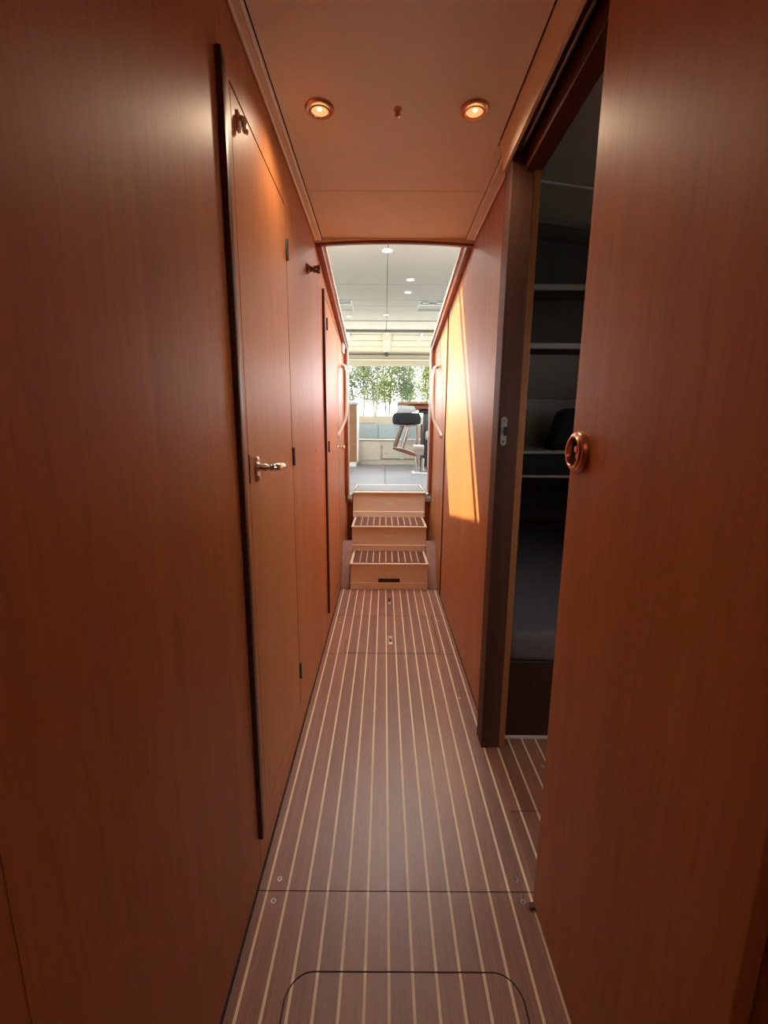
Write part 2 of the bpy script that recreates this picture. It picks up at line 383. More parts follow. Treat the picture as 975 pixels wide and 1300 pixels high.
for x in LX:
    for j in range(len(seams)-1):
        MB().box(x-hw, x+hw, seams[j]+(.0012 if j else 0), seams[j+1]-.0012, -.014, .00015).build('inlay_strip', 'holly', fl)
# hatch joint
pts = [(-.1985, YB, .0003), (-.1985, .687, .0003)]+[(px, py, .0003) for px, py in arc((-.1435, .687), .055, math.pi, math.pi/2, 10)]+[(px, py, .0003) for px, py in arc((.2385, .687), .055, math.pi/2, 0, 10)]+[(.2935, YB, .0003)]
MB().tube(pts, .0015, 6, flat=.35).build('hatch_joint', 'gap', fl)
pts = [(-.205, 2.25, .0003), (-.205, 2.13, .0003)]+[(px, py, .0003) for px, py in arc((-.19, 2.125), .015, math.pi, 1.5*math.pi, 6)]+[(px, py, .0003) for px, py in arc((.285, 2.125), .015, 1.5*math.pi, 2*math.pi, 6)]+[(.30, 2.56, .0003)]
MB().tube(pts, .0013, 6, flat=.35).build('hatch_joint', 'gap', fl)
for (sx, sy) in ((-.265, .939), (-.268, .885), (.349, .940), (.351, .886), (.333, 1.724), (-.261, 2.477), (.335, 2.508), (.560, 1.33)):
    MB().lathe([(0, .0006), (.003, .0009), (.0058, .0009), (.0068, 0)], (0, 0, 1), (sx, sy, 0), 16).build('screw', 'steel', fl, smooth=True)
    MB().box(sx-.0022, sx+.0022, sy-.0022, sy+.0022, .0005, .0011).build('screw_socket', 'black', fl)
# cabin floor beyond the sill
cab_edges = [.3937]+[.4245+.0510*k for k in range(22)]
for i in range(len(cab_edges)-1):
    for a, b in ((.0, 1.148), (1.1505, 1.472)):
        MB().box(cab_edges[i]+(hw if i else 0), cab_edges[i+1]-hw, a, b, -.014, 0.0).build('teak_plank', 'teak', fl)
        MB().box(cab_edges[i+1]-hw, cab_edges[i+1]+hw, a, b, -.014, .00015).build('inlay_strip', 'holly', fl)
# floor latches
for (lx, ly, w, h, lab) in ((.040, 2.825, .009, .12, 'small steel floor ring latch nearest the steps'), (.040, 2.25, .0105, .09, 'bright steel floor ring latch in the small hatch, farther from steps')):
    t = thing('floor_latch', (lx, ly, 0), lab, 'floor latch', 'floor latches')
    MB().box(lx-w, lx+w, ly-h/2, ly+h/2, 0, .0022, .001).build('plate', 'steel', t)
    MB().box(lx-w*.5, lx+w*.5, ly-h*.25, ly+h*.2, .0018, .0028, .0003).build('recess', 'black_metal', t)
    MB().tube([(lx-w*.55, ly+h*.25, .004), (lx-w*.55, ly-h*.3, .004), (lx+w*.55, ly-h*.3, .004), (lx+w*.55, ly+h*.25, .004)], .002, 8).build('ring', 'chrome', t, smooth=True)

# ---- ceiling
ce = MB().box(-.40, .46, -.40, 2.15, 2.0, 2.06).box(-.40, -.17, YB, -.40, 2.0, 2.06).box(.22, .46, YB, -.40, 2.0, 2.06).box(-.17, .22, YB, -.55, 2.0, 2.06).build('ceiling', 'gap', origin=(0, 0, 0)); struct(ce, 'warm cream corridor ceiling panels with recessed lamps', 'ceiling')
MB().box(-.2825, .3335, -.40, 1.7435, ZC, 2.002, .0015).build('ceiling_panel', 'ceiling', ce)
MB().box(-.2825, .3555, 1.7460, 2.145, ZC, 2.002, .0015).build('ceiling_panel', 'ceiling', ce)
MB().box(.3335, .3555, 1.489, 1.7435, ZC, 2.002).build('ceiling_panel', 'ceiling', ce)
MB().box(-.17, .22, -.55, -.40, 2.03, 2.036).build('added_hatch_pane', 'glass', ce)  # unseen roof hatch behind the camera, added to bring daylight into the near corridor
tl = MB().box(-.3165, -.2855, YB, 2.128, ZC-.014, ZC+.004, .003, 3).build('trim_6', 'ceiling', origin=(0, 0, 0), smooth=True); struct(tl, 'long cream ceiling edge moulding on the left', 'trim')
MB().tube([(-.3095, YB, ZC-.013), (-.3095, 2.126, ZC-.013)], .0045, 10).build('bead', 'bead', tl, smooth=True)
MB().tube([(-.2885, YB, ZC-.013), (-.2885, 2.126, ZC-.013)], .003, 10).build('bead', 'bead', tl, smooth=True)
tr_ = MB().box(.3575, .3965, 1.489, 2.118, ZC-.014, ZC+.004, .003, 3).build('trim_7', 'ceiling', origin=(0, 0, 0), smooth=True); struct(tr_, 'short cream ceiling edge moulding on the right', 'trim')
MB().tube([(.390, 1.49, ZC-.013), (.390, 2.116, ZC-.013)], .0045, 10).build('bead', 'bead', tr_, smooth=True)
MB().tube([(.3605, 1.49, ZC-.013), (.3605, 2.116, ZC-.013)], .003, 10).build('bead', 'bead', tr_, smooth=True)
# arched mahogany lip at the ceiling's aft end
n = 24; top = []; bot = []
for i in range(n+1):
    x = XL+(XR-XL)*i/n; u = (x-.04)/.355; zb = ZC-.004-.014*u*u
    bot.append((x, zb-.010)); top.append((x, ZC+.02))
hl = MB().prism(bot+top[::-1], 'Y', 2.146, 2.166).build('trim_8', 'mahogany', origin=(0, 0, 0)); struct(hl, 'thin arched mahogany lip above the opening to the saloon', 'trim')
n0 = [(x, z+.010) for x, z in bot]
MB().prism([(x, z+.0100) for x, z in bot]+top[::-1], 'Y', 2.1355, 2.1458).build('lip_fillet', 'ceiling', hl)

# ---- mahogany caps along the cut-out edges of both walls
capl = MB()
capl.prism([(2.155, 1.955), (3.475, 1.742), (3.50, 1.75), (3.50, 1.775), (2.16, 1.995)], 'X', -.34, -.288, .002)
capl = capl.build('trim_9', 'mahogany', origin=(0, 0, 0)); struct(capl, 'mahogany cap along the slanted edge of the left wall', 'trim')
MB().box(-.34, -.288, 3.478, 3.545, .626, 1.752, .002).build('edge_post', 'mahogany', capl)
MB().prism([(2.17, 1.996), (3.50, 1.776), (3.55, 1.776), (3.55, 1.79), (2.17, 2.012)], 'X', -.40, -.279, .0015).build('white_edge', 'white', capl)
MB().box(-.40, -.280, 3.546, 3.556, .626, 1.776).build('white_edge', 'white', capl)
capr = MB()
capr.prism([(2.155, 1.965), (3.60, 1.765), (3.63, 1.775), (3.63, 1.80), (2.16, 2.008)], 'X', .368, .42, .002)
capr = capr.build('trim_10', 'mahogany', origin=(0, 0, 0)); struct(capr, 'mahogany cap along the slanted edge of the right wall', 'trim')
MB().box(.368, .42, 3.60, 3.67, .626, 1.776, .002).build('edge_post', 'mahogany', capr)
MB().prism([(2.17, 2.009), (3.63, 1.801), (3.68, 1.801), (3.68, 1.815), (2.17, 2.026)], 'X', .358, .48, .0015).build('white_edge', 'white', capr)
MB().box(.360, .48, 3.671, 3.681, .626, 1.801).build('white_edge', 'white', capr)

# ---- back of the corridor behind the camera
bk = MB().box(-.40, .46, YB-.05, YB, 0, 2.05).build('wall_back', 'veneer', origin=(0, 0, 0)); struct(bk, 'wooden bulkhead behind the viewer', 'wall')

# ================================================================== CABIN on the right
cb = MB()
cb.box(.452, 1.75, -.10, -.05, 0, 2.0)
cb = cb.build('wall_cabin_forward', 'cabin_wall', origin=(0, 0, 0)); struct(cb, 'forward lining of the dark cabin', 'wall')
ch = MB().box(1.75, 1.80, -.1, 3.65, 0, 1.20).box(1.75, 1.80, -.1, 3.65, 1.60, 2.03).box(1.75, 1.80, -.1, .15, 1.20, 1.60).box(1.75, 1.80, .95, 3.65, 1.20, 1.60).build('wall_cabin_hull', 'cabin_wall', origin=(0, 0, 0)); struct(ch, 'hull side lining of the dark cabin', 'wall')
MB().box(1.772, 1.778, .15, .95, 1.20, 1.60).build('pane', 'glass', ch)  # pane of an unseen porthole, added so daylight reaches the cabin
def camber(y0, y1, z, dz=0.0, th=.02):      # ceiling strip falling outboard
    return MB().prism([(.445, z), (1.80, z-.165), (1.80, z-.165+th), (.445, z+th)], 'Y', y0, y1)
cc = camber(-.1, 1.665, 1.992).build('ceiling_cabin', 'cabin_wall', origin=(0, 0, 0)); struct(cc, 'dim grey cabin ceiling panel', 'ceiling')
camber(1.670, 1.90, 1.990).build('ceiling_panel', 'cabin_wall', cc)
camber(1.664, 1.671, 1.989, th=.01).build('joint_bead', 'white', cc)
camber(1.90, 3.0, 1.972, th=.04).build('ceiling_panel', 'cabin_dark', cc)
rfc = MB().box(.40, 1.86, YB, 2.16, 2.03, 2.06).build('roof_cabin', 'white', origin=(0, 0, 0)); struct(rfc, 'white coach roof over the cabin', 'roof')
wa = MB().box(.454, 1.748, 2.95, 3.0, .90, 2.0).build('wall_cabin_aft', 'cabin_wall', origin=(0, 0, 0)); struct(wa, 'aft lining of the dark cabin', 'wall')
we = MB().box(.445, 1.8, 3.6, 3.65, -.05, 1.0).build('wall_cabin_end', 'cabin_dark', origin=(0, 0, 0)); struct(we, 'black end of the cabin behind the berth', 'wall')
sh = thing('shelf_unit', (1.1, 1.95, 1.49), 'dark grey open shelves with pale lips high in the cabin', 'shelf')
MB().box(.454, 1.748, 2.04, 2.06, 1.49, 1.95).build('back_panel', 'shelf_back', sh)
for z in (1.715, 1.49):
    b_ = MB().box(.454, 1.748, 1.905, 2.04, z-.010, z+.004).build('shelf_board', 'shelf_back', sh)
    MB().box(.454, 1.748, 1.893, 1.905, z-.010, z+.012, .003).build('shelf_lip', 'cabin_wall', b_)
br = thing('berth', (1.1, 2.5, 0), 'berth with dark wooden front in the dim cabin', 'berth')
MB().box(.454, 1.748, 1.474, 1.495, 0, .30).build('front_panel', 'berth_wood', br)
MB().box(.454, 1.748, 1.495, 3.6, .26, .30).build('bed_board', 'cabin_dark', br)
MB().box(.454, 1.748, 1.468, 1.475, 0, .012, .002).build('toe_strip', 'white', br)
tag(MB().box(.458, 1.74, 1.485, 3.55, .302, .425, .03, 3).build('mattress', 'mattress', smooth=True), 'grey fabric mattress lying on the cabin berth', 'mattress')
ld = thing('cabin_ledge', (1.1, 2.42, .90), 'black fronted ledge with pale edges above the berth', 'ledge')
MB().box(.454, 1.748, 2.40, 2.42, .905, 1.025).build('fascia', 'black_fabric', ld)
MB().box(.454, 1.748, 2.388, 2.404, .895, .907, .002).build('edge_strip', 'cabin_wall', ld)
MB().box(.454, 1.748, 2.388, 2.95, 1.025, 1.040, .002).build('ledge_top', 'cabin_wall', ld)
t = MB(); t.prism([(.90, 1.042), (1.30, 1.042), (1.32, 1.27), (.985, 1.27)], 'Y', 2.45, 2.58, .035, 4)
tag(t.build('pillow', 'black_fabric', smooth=True), 'dark pillow standing on the cabin ledge', 'pillow')
hk = MB().lathe([(0, 0), (.012, 0), (.012, .004), (.005, .008), (.005, .03), (.009, .034), (.009, .042), (0, .044)], (1, 0, 0), (.452, 1.62, 1.235), 16)
tag(hk.build('cabin_hook', 'steel', smooth=True), 'small steel peg on the cabin side of the jamb', 'hook')
# porthole in the hull side is out of frame, added for daylight in the cabin
# ================================================================== fittings in the corridor
def downlight(x, y, z, r, label, lens, rim, group, watt=0.0, tilt=0.0):
    t = thing('ceiling_lamp', (x, y, z), label, 'lamp', group)
    k = r/.034
    MB().lathe([(.034*k, 0), (.034*k, -.003), (.031*k, -.006), (.027*k, -.0055), (.0245*k, -.004), (.0235*k, .004)], (0, 0, 1), (x, y, z), 40).build('rim', rim, t, smooth=True)
    if watt:
        MB().lathe([(.0245*k, -.007), (.0235*k, -.0085), (.0205*k, -.0085), (.0195*k, -.006)], (0, 0, 1), (x, y+.002, z), 32).build('lens_ring', rim, t, smooth=True)
        le = MB().lathe([(0, -.0065), (.010*k, -.0062), (.020*k, -.0045)], (0, 0, 1), (x, y+.002, z), 32).build('lens', lens, t, smooth=True)
        MB().lathe([(0, -.0095), (.0035*k, -.0088), (.005*k, -.0055)], (0, 0, 1), (x, y-.006, z), 16).build('bulb', 'filament', le, smooth=True)
        L = bpy.data.lights.new('lamp_light', 'SPOT'); L.energy = watt; L.color = (1.0, .74, .50); L.shadow_soft_size = .018
        L.spot_size = math.radians(160); L.spot_blend = 1.0
        lo = bpy.data.objects.new('lamp_light', L); C.objects.link(lo); lo.parent = t; lo.location = (0, 0, -.03)
    else:
        MB().lathe([(0, -.003), (.024*k, -.003)], (0, 0, 1), (x, y, z), 24).build('lens', lens, t)
    return t
downlight(-.177, 1.337, ZC, .0385, 'round glowing copper ceiling lamp on the left of the corridor', 'bulb', 'bronze', 'corridor ceiling lamps', DOWNLIGHT_W)
downlight(.234, 1.337, ZC, .0385, 'round glowing copper ceiling lamp on the right of the corridor', 'bulb', 'bronze', 'corridor ceiling lamps', DOWNLIGHT_W)
sn = thing('ceiling_nozzle', (.030, 1.338, ZC), 'tiny cylindrical nozzle between the two corridor ceiling lamps', 'nozzle')
MB().lathe([(0, 0), (.011, 0), (.011, -.002), (.0075, -.004), (.0075, -.018), (.0065, -.020), (0, -.020)], (0, 0, 1), (.030, 1.338, ZC), 20).build('body', 'bronze', sn, smooth=True)
MB().lathe([(0, -.0225), (.004, -.022), (.005, -.020)], (0, 0, 1), (.030, 1.338, ZC), 14).build('tip', 'steel', sn, smooth=True)
# robe hook on wall
rh = thing('coat_hook', (XL, 1.905, 1.78), 'small brown metal coat hook with two knobs on left wall', 'coat hook')
MB().lathe([(0, 0), (.021, 0), (.021, .003), (.014, .010), (.008, .024), (.0075, .034)], (1, 0, 0), (XL, 1.905, 1.78), 24).build('base', 'brown_metal', rh, smooth=True)
for dz in (.009, -.009): MB().lathe([(.006, .026), (.006, .040), (.009, .043), (.010, .049), (.007, .054), (0, .055)], (1, 0, 0), (XL, 1.905+dz*.6, 1.78+dz), 20).build('knob', 'brown_metal', rh, smooth=True)
# white switch on left wall
sw = thing('wall_switch', (XL, 3.36, 1.70), 'small white rounded wall switch high beside the left grab rail', 'switch')
MB().box(XL, XL+.016, 3.325, 3.405, 1.695, 1.778, .006, 3).build('plate', 'white', sw, smooth=True)
MB().box(XL+.015, XL+.021, 3.345, 3.385, 1.715, 1.758, .003, 2).build('button', 'grey_plastic', sw, smooth=True)
# small button on left wall
tag(MB().lathe([(0, 0), (.008, 0), (.007, .004), (0, .005)], (1, 0, 0), (XL, 2.03, 1.052), 18).build('wall_button', 'bronze', smooth=True), 'tiny round cover button on left wall between the doors', 'button')
# grab rails
def smoothpath(pts, it=3):
    for _ in range(it):
        q = [pts[0]]
        for a, b in zip(pts, pts[1:]):
            a = Vector(a); b = Vector(b); q += [a.lerp(b, .25), a.lerp(b, .75)]
        q.append(pts[-1]); pts = q
    return [Vector(p) for p in pts]
def rail(side, xw, xi, ys, label):
    t = thing('grab_rail', (xw, ys[0], 1.1), label, 'grab rail', 'grab rails beside the steps')
    pts = [(xw, ys[0], 1.108), (xi-(xi-xw)*.22, ys[1], 1.20), (xi, ys[1]+.01, 1.26), (xi, ys[2], 1.50), (xi-(xi-xw)*.25, ys[2]+.05, 1.588), (xw, ys[3], 1.615)]
    MB().tube(smoothpath(pts), .0115, 14).build('tube', 'rail_metal', t, smooth=True)
    for y, z in ((ys[0], 1.108), (ys[3], 1.615)):
        MB().lathe([(0, 0), (.019, 0), (.019, .004), (.013, .008), (.0118, .012)], (1 if side < 0 else -1, 0, 0), (xw, y, z), 24).build('flange', 'rail_metal', t, smooth=True)
rail(-1, XL, -.262, (3.02, 3.08, 3.18, 3.44), 'white metal grab rail on the left wall beside the steps')
rail(1, XR, .337, (3.06, 3.13, 3.22, 3.45), 'white metal grab rail on the right wall beside the steps')

# ================================================================== STEPS
st = thing('companionway_steps', (.04, 3.03, 0), 'cream moulded companionway steps with teak treads leading up to saloon', 'stairs')
SX = .04
levels = [(3.030, 3.349, 0.0, .199, -.241, .321), (3.349, 3.698, .199, .403, -.252, .334), (3.698, 4.20, .403, .626, -.268, .350)]
for k, (y0, y1, z0, z1, xa, xb) in enumerate(levels):
    MB().box(xa, xb, y0+.012, y1+.02, z0, z1-.012, .003).build('riser', 'cream', st)
    # lower kick band standing proud, and the nose of the tread
    MB().box(xa, xb, y0+.002, y0+.02, z0, z0+.050, .003).build('kick_band', 'cream', st)
    MB().box(xa-.004, xb+.004, y0-.004, y1+.01, z1-.016, z1, .005, 3).build('tread', 'cream', st, smooth=True)
    if k < 2:
        n = 11; x0, x1 = xa+.020, xb-.020; ya, yb = y0+.016, y1-.004
        MB().box(x0-.003, x1+.003, ya-.004, yb+.002, z1-.001, z1+.001).build('tread_bed', 'gap', st)
        w = (x1-x0)/n
        for i in range(n):
            MB().box(x0+i*w+.0028, x0+(i+1)*w-.0028, ya+.006, yb, z1, z1+.004).build('teak_strip', 'teak_step', st)
            if i: MB().box(x0+i*w-.0028, x0+i*w+.0028, ya+.006, yb, z1, z1+.0042).build('inlay_strip', 'holly', st)
        MB().box(x0-.003, x1+.003, ya-.004, ya+.006, z1, z1+.004, .001).build('nosing_strip', 'teak_step', st)
    else:
        MB().box(xa+.016, xb-.016, 3.752, 4.14, z1, z1+.003).build('top_mat', 'grey_floor', st)
        for x, s in ((xa+.010, 1), (xb-.010, -1)): MB().prism([(x-.004, 3.73), (x+.004, 3.73), (x+s*.02+.004, 4.14), (x+s*.02-.004, 4.14)], 'Z', z1, z1+.004).build('mat_edge', 'black_metal', st)
        MB().box(xa+.016, xb-.016, 3.744, 3.752, z1, z1+.004).build('mat_edge', 'black_metal', st)
    # small winged emblem on the riser
    ez = z0+.117; e = MB()
    for s in (-1, 1):
        for q in range(3):
            a = .004; e.prism([(SX+s*.003, ez+.009-q*.008), (SX+s*(.034-q*.008), ez+.012-q*.008), (SX+s*(.031-q*.008), ez+.006-q*.008), (SX+s*.003, ez+.003-q*.008)], 'Y', y0+.0098, y0+.0125)
    e.prism([(SX-.003, ez+.010), (SX+.003, ez+.010), (SX+.003, ez-.009), (SX, ez-.012), (SX-.003, ez-.009)], 'Y', y0+.0098, y0+.0125)
    e.build('emblem', 'white', st)
vg = MB().box(-.039, .118, 3.036, 3.045, .055, .081, .001).build('vent_grille', 'black_metal', st)
for i in range(5): MB().box(-.036, .115, 3.033, 3.037, .0585+i*.0045, .0605+i*.0045).build('slat', 'dark_strip', vg)
# sloping teak kick boards between steps and walls
for xa, xb, lab in ((-.312, -.246, 'narrow sloping teak board between steps and left wall'), (.327, .392, 'narrow sloping teak board between steps and right wall')):
    tag(MB().prism([(3.052, 0), (3.30, .30), (3.31, .29), (3.07, -.01)], 'X', xa, xb).build('side_board', 'teak'), lab, 'board')
for xa, xb in ((-.33, -.25), (.33, .415)):
    o = MB().box(xa, xb, 3.72, 3.76, 0, .60).build('trim_11', 'mahogany', origin=(0, 0, 0)); struct(o, 'mahogany fill between steps and %s wall' % ('left' if xa < 0 else 'right'), 'trim')

# ================================================================== SALOON
sf = MB()
sf.box(-1.8, -.27, 3.56, 6.62, .56, .612); sf.box(.352, 1.8, 3.60, 6.62, .56, .612); sf.box(-.27, .352, 4.19, 6.62, .56, .612)
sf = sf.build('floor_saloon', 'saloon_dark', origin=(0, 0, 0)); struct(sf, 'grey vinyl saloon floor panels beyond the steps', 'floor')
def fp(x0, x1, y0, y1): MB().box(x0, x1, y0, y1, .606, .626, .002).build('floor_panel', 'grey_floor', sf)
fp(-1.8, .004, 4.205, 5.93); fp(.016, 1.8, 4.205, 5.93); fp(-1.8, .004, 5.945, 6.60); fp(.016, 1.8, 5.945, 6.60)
fp(-1.8, -.262, 3.56, 4.195); fp(.358, 1.8, 3.60, 4.195)
MB().box(-.30, -.268, 3.545, 3.60, .585, .6265, .003).build('sill_lip', 'white', sf); MB().box(.352, .39, 3.60, 3.65, .585, .6265, .003).build('sill_lip', 'white', sf)
# dash consoles on both sides of the companionway
dl = MB().prism([(2.17, 1.5), (3.60, 1.2), (3.60, 1.74), (2.17, 1.96)], 'X', -1.8, -.386).build('wall_dash_left', 'white', origin=(0, 0, 0)); struct(dl, 'white dashboard moulding left of the companionway', 'wall')
MB().box(-1.8, -.386, 3.56, 3.60, .626, 1.25).build('console_front', 'veneer', dl)
dr = MB().prism([(2.17, 1.5), (3.72, 1.2), (3.72, 1.77), (2.17, 1.97)], 'X', .446, 1.8).build('wall_dash_right', 'white', origin=(0, 0, 0)); struct(dr, 'white dashboard moulding right of the companionway', 'wall')
MB().box(.446, 1.8, 3.68, 3.72, .626, 1.25).build('console_front', 'veneer', dr)
# coach roof and coaming up to the windscreen
co = MB().prism([(2.155, 1.995), (2.668, 2.252), (2.655, 2.29), (2.10, 2.06)], 'X', -1.8, 1.8).build('wall_coaming', 'white', origin=(0, 0, 0)); struct(co, 'white coaming rising from the corridor roof to the windscreen', 'wall')
ws = thing('window_1', (0, 3.3, 2.3), 'raked saloon windscreen', 'window'); ws['kind'] = 'structure'
MB().prism([(2.758, 2.285), (2.800, 2.300), (2.793, 2.325), (2.752, 2.31)], 'X', -1.8, 1.8).build('frame_bar', 'black_metal', ws)
MB().prism([(2.69, 2.272), (3.84, 2.672), (3.838, 2.678), (2.688, 2.278)], 'X', -1.75, 1.75).build('pane', 'glass', ws)
# roof
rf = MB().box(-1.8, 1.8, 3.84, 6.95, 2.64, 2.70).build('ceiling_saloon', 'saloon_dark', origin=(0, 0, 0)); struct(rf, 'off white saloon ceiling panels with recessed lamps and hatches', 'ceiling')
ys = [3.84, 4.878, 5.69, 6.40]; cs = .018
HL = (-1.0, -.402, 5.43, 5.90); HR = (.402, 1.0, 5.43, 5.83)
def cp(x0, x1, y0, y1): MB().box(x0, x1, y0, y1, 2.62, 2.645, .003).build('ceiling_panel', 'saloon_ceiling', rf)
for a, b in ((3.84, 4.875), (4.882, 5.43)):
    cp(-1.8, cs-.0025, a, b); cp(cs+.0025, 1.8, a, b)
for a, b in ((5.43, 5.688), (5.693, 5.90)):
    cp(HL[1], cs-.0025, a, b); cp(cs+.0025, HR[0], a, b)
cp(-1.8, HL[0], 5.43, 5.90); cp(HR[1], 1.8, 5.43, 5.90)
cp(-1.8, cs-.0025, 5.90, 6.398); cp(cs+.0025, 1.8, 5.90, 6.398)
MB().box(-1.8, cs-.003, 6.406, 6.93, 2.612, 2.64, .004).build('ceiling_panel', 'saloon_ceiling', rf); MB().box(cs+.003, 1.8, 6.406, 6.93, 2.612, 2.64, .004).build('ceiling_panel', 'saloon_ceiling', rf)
MB().box(-1.8, 1.8, 6.93, 6.99, 2.575, 2.70, .006).build('end_beam', 'saloon_dark', rf)
def hatch(x0, x1, y0, y1, label):
    t = thing('roof_hatch', ((x0+x1)/2, y0, 2.60), label, 'hatch', 'roof hatches of the saloon')
    for a in ((x0-.014, x1+.014, y0-.014, y0+.008), (x0-.014, x1+.014, y1-.008, y1+.014), (x0-.014, x0+.008, y0, y1), (x1-.008, x1+.014, y0, y1)):
        MB().box(a[0], a[1], a[2], a[3], 2.614, 2.66, .002).build('frame', 'grey_plastic', t)
    MB().box(x0, x1, y0+.16, y1, 2.622, 2.634).build('blind', 'saloon_ceiling', t)
    MB().box(x0, x1, y0, y0+.16, 2.624, 2.636).build('dark_gap', 'black_metal', t)
    MB().box(x0, x1, y0+.15, y0+.165, 2.612, 2.632, .003).build('blind_bar', 'steel', t)
    for q in range(3): MB().box(x0+.04+q*.17, x0+.12+q*.17, y0+.05, y0+.11, 2.614, 2.626, .004).build('clip', 'grey_plastic', t)
hatch(HL[0], HL[1], 5.445, 5.885, 'recessed grey roof hatch with blind on the left of the saloon ceiling'); hatch(HR[0], HR[1], 5.445, 5.825, 'recessed dark roof hatch with blind on the right of the saloon ceiling')
for (x, y, z, r, lab) in ((.013, 4.0, 2.62, .046, 'nearest and largest white saloon ceiling lamp on the centre seam'), (.249, 4.721, 2.62, .043, 'white saloon ceiling lamp just before the cross seam on the right'), (.247, 5.13, 2.62, .043, 'white saloon ceiling lamp just behind the cross seam on the right'), (.010, 6.08, 2.62, .038, 'small white saloon ceiling lamp on the centre seam between the hatches'), (-.482, 6.17, 2.62, .035, 'small white saloon ceiling lamp behind the left roof hatch')):
    downlight(x, y, z, r, lab, 'lens_white', 'white', 'saloon ceiling lamps')
# saloon side walls with long windows
for s, nm in ((-1, 'left'), (1, 'right')):
    xa, xb = sorted((s*1.8, s*1.86))
    w = MB(); w.box(xa, xb, 2.1, 7.0, .3, 1.45); w.box(xa, xb, 2.66, 7.0, 2.50, 2.72)
    for y in (4.2, 5.6, 6.9): w.box(xa, xb, y, y+.08, 1.45, 2.50)
    w = w.build('wall_saloon_'+nm, 'white', origin=(0, 0, 0)); struct(w, 'white %s side wall of the saloon with long windows' % nm, 'wall')
    MB().box(s*1.83-.004, s*1.83+.004, 2.8, 6.95, 1.45, 2.50).build('pane', 'tinted_glass', w)

# ---- cabinet on the left
kb = thing('saloon_cabinet', (-.75, 6.2, .68), 'light brown wooden saloon cabinet with grey worktop at left', 'cabinet')
MB().box(-1.15, -.385, 6.2, 6.55, .70, 1.475, .004).build('body', 'cabinet_wood', kb)
MB().box(-.388, -.374, 6.19, 6.55, .685, 1.49, .003).build('edge_post', 'white', kb)
MB().box(-1.15, -.362, 6.17, 6.56, 1.478, 1.515, .008, 3).build('worktop', 'grey_plastic', kb, smooth=True)
MB().box(-1.15, -.40, 6.22, 6.54, .626, .70).build('plinth', 'white', kb)
for z in (.90, 1.10, 1.29): MB().box(-1.14, -.392, 6.1985, 6.2005, z-.0015, z+.0015).build('board_joint', 'mahogany', kb)

# ---- bench across the cockpit
bn = thing('cockpit_bench', (.4, 6.6, .626), 'long cream moulded bench with pale blue backrest across the cockpit', 'bench')
MB().box(-.60, 2.0, 6.62, 7.10, .50, .985, .01).build('base', 'bench', bn)
MB().box(-.60, 2.0, 6.585, 7.14, .985, 1.005, .008, 3).build('seat_edge', 'white', bn, smooth=True)
MB().box(-.52, -.05, 6.60, 6.625, .69, .925, .006).build('locker_door', 'bench', bn)
MB().box(-.03, 1.1, 6.603, 6.625, .72, .90, .006).build('locker_door', 'bench', bn)
MB().box(-.055, -.045, 6.596, 6.612, .69, .925).build('joint', 'saloon_dark', bn)
MB().box(-.05, 1.1, 6.598, 6.612, .706, .716).build('joint', 'saloon_dark', bn)
MB().lathe([(0, .006), (.022, .005), (.026, 0)], (0, -1, 0), (-.10, 6.605, .70), 16).build('latch', 'steel', bn, smooth=True)
MB().lathe([(0, .006), (.014, .005), (.017, 0)], (0, -1, 0), (.02, 6.603, .80), 16).build('latch', 'steel', bn, smooth=True)
MB().lathe([(0, .006), (.014, .005), (.017, 0)], (0, -1, 0), (.26, 6.603, .715), 16, 2.0, 1.0).build('latch', 'steel', bn, smooth=True)
for i in range(5): MB().box(-.60+i*.5, -.102+i*.5, 7.10, 7.20, 1.005, 1.235, .015, 3).build('backrest_cushion', 'blue_vinyl', bn, smooth=True)
for i in range(9): MB().lathe([(0, .006), (.010, .004), (.013, 0)], (0, -1, 0), (-.48+i*.25, 7.10, 1.125), 12).build('tuft', 'grey_plastic', bn, smooth=True)
MB().box(-2.0, 2.2, 7.20, 7.45, .5, 1.36, .02, 3).build('coaming', 'bench', bn, smooth=True)
MB().box(-.45, -.16, 7.185, 7.20, 1.245, 1.262, .003).build('slot', 'teak_x' if False else 'mahogany', bn)
MB().box(-.62, -.14, 7.17, 7.21, 1.236, 1.275, .008).build('slot_frame', 'bench', bn)
bpy.data.objects['slot'].location.y -= .02

# ---- saloon table
tb = thing('saloon_table', (.75, 5.9, .626), 'wooden saloon table with black pedestal at right', 'table')
MB().box(.165, 1.35, 5.65, 6.25, 1.462, 1.492, .006, 3).build('table_top', 'teak_x', tb, smooth=True)
MB().box(.30, 1.25, 5.70, 6.20, 1.405, 1.460, .004).build('apron', 'mahogany', tb)
MB().box(.50, .585, 5.80, 5.90, .66, 1.40, .012, 3).build('pedestal', 'black_metal', tb, smooth=True)
MB().box(.44, .66, 5.76, 5.94, 1.36, 1.405, .01).build('bracket', 'black_metal', tb)
MB().lathe([(.14, 0), (.14, .012), (.10, .03), (.06, .04), (0, .04)], (0, 0, 1), (.545, 5.85, .626), 28).build('foot', 'steel', tb, smooth=True)

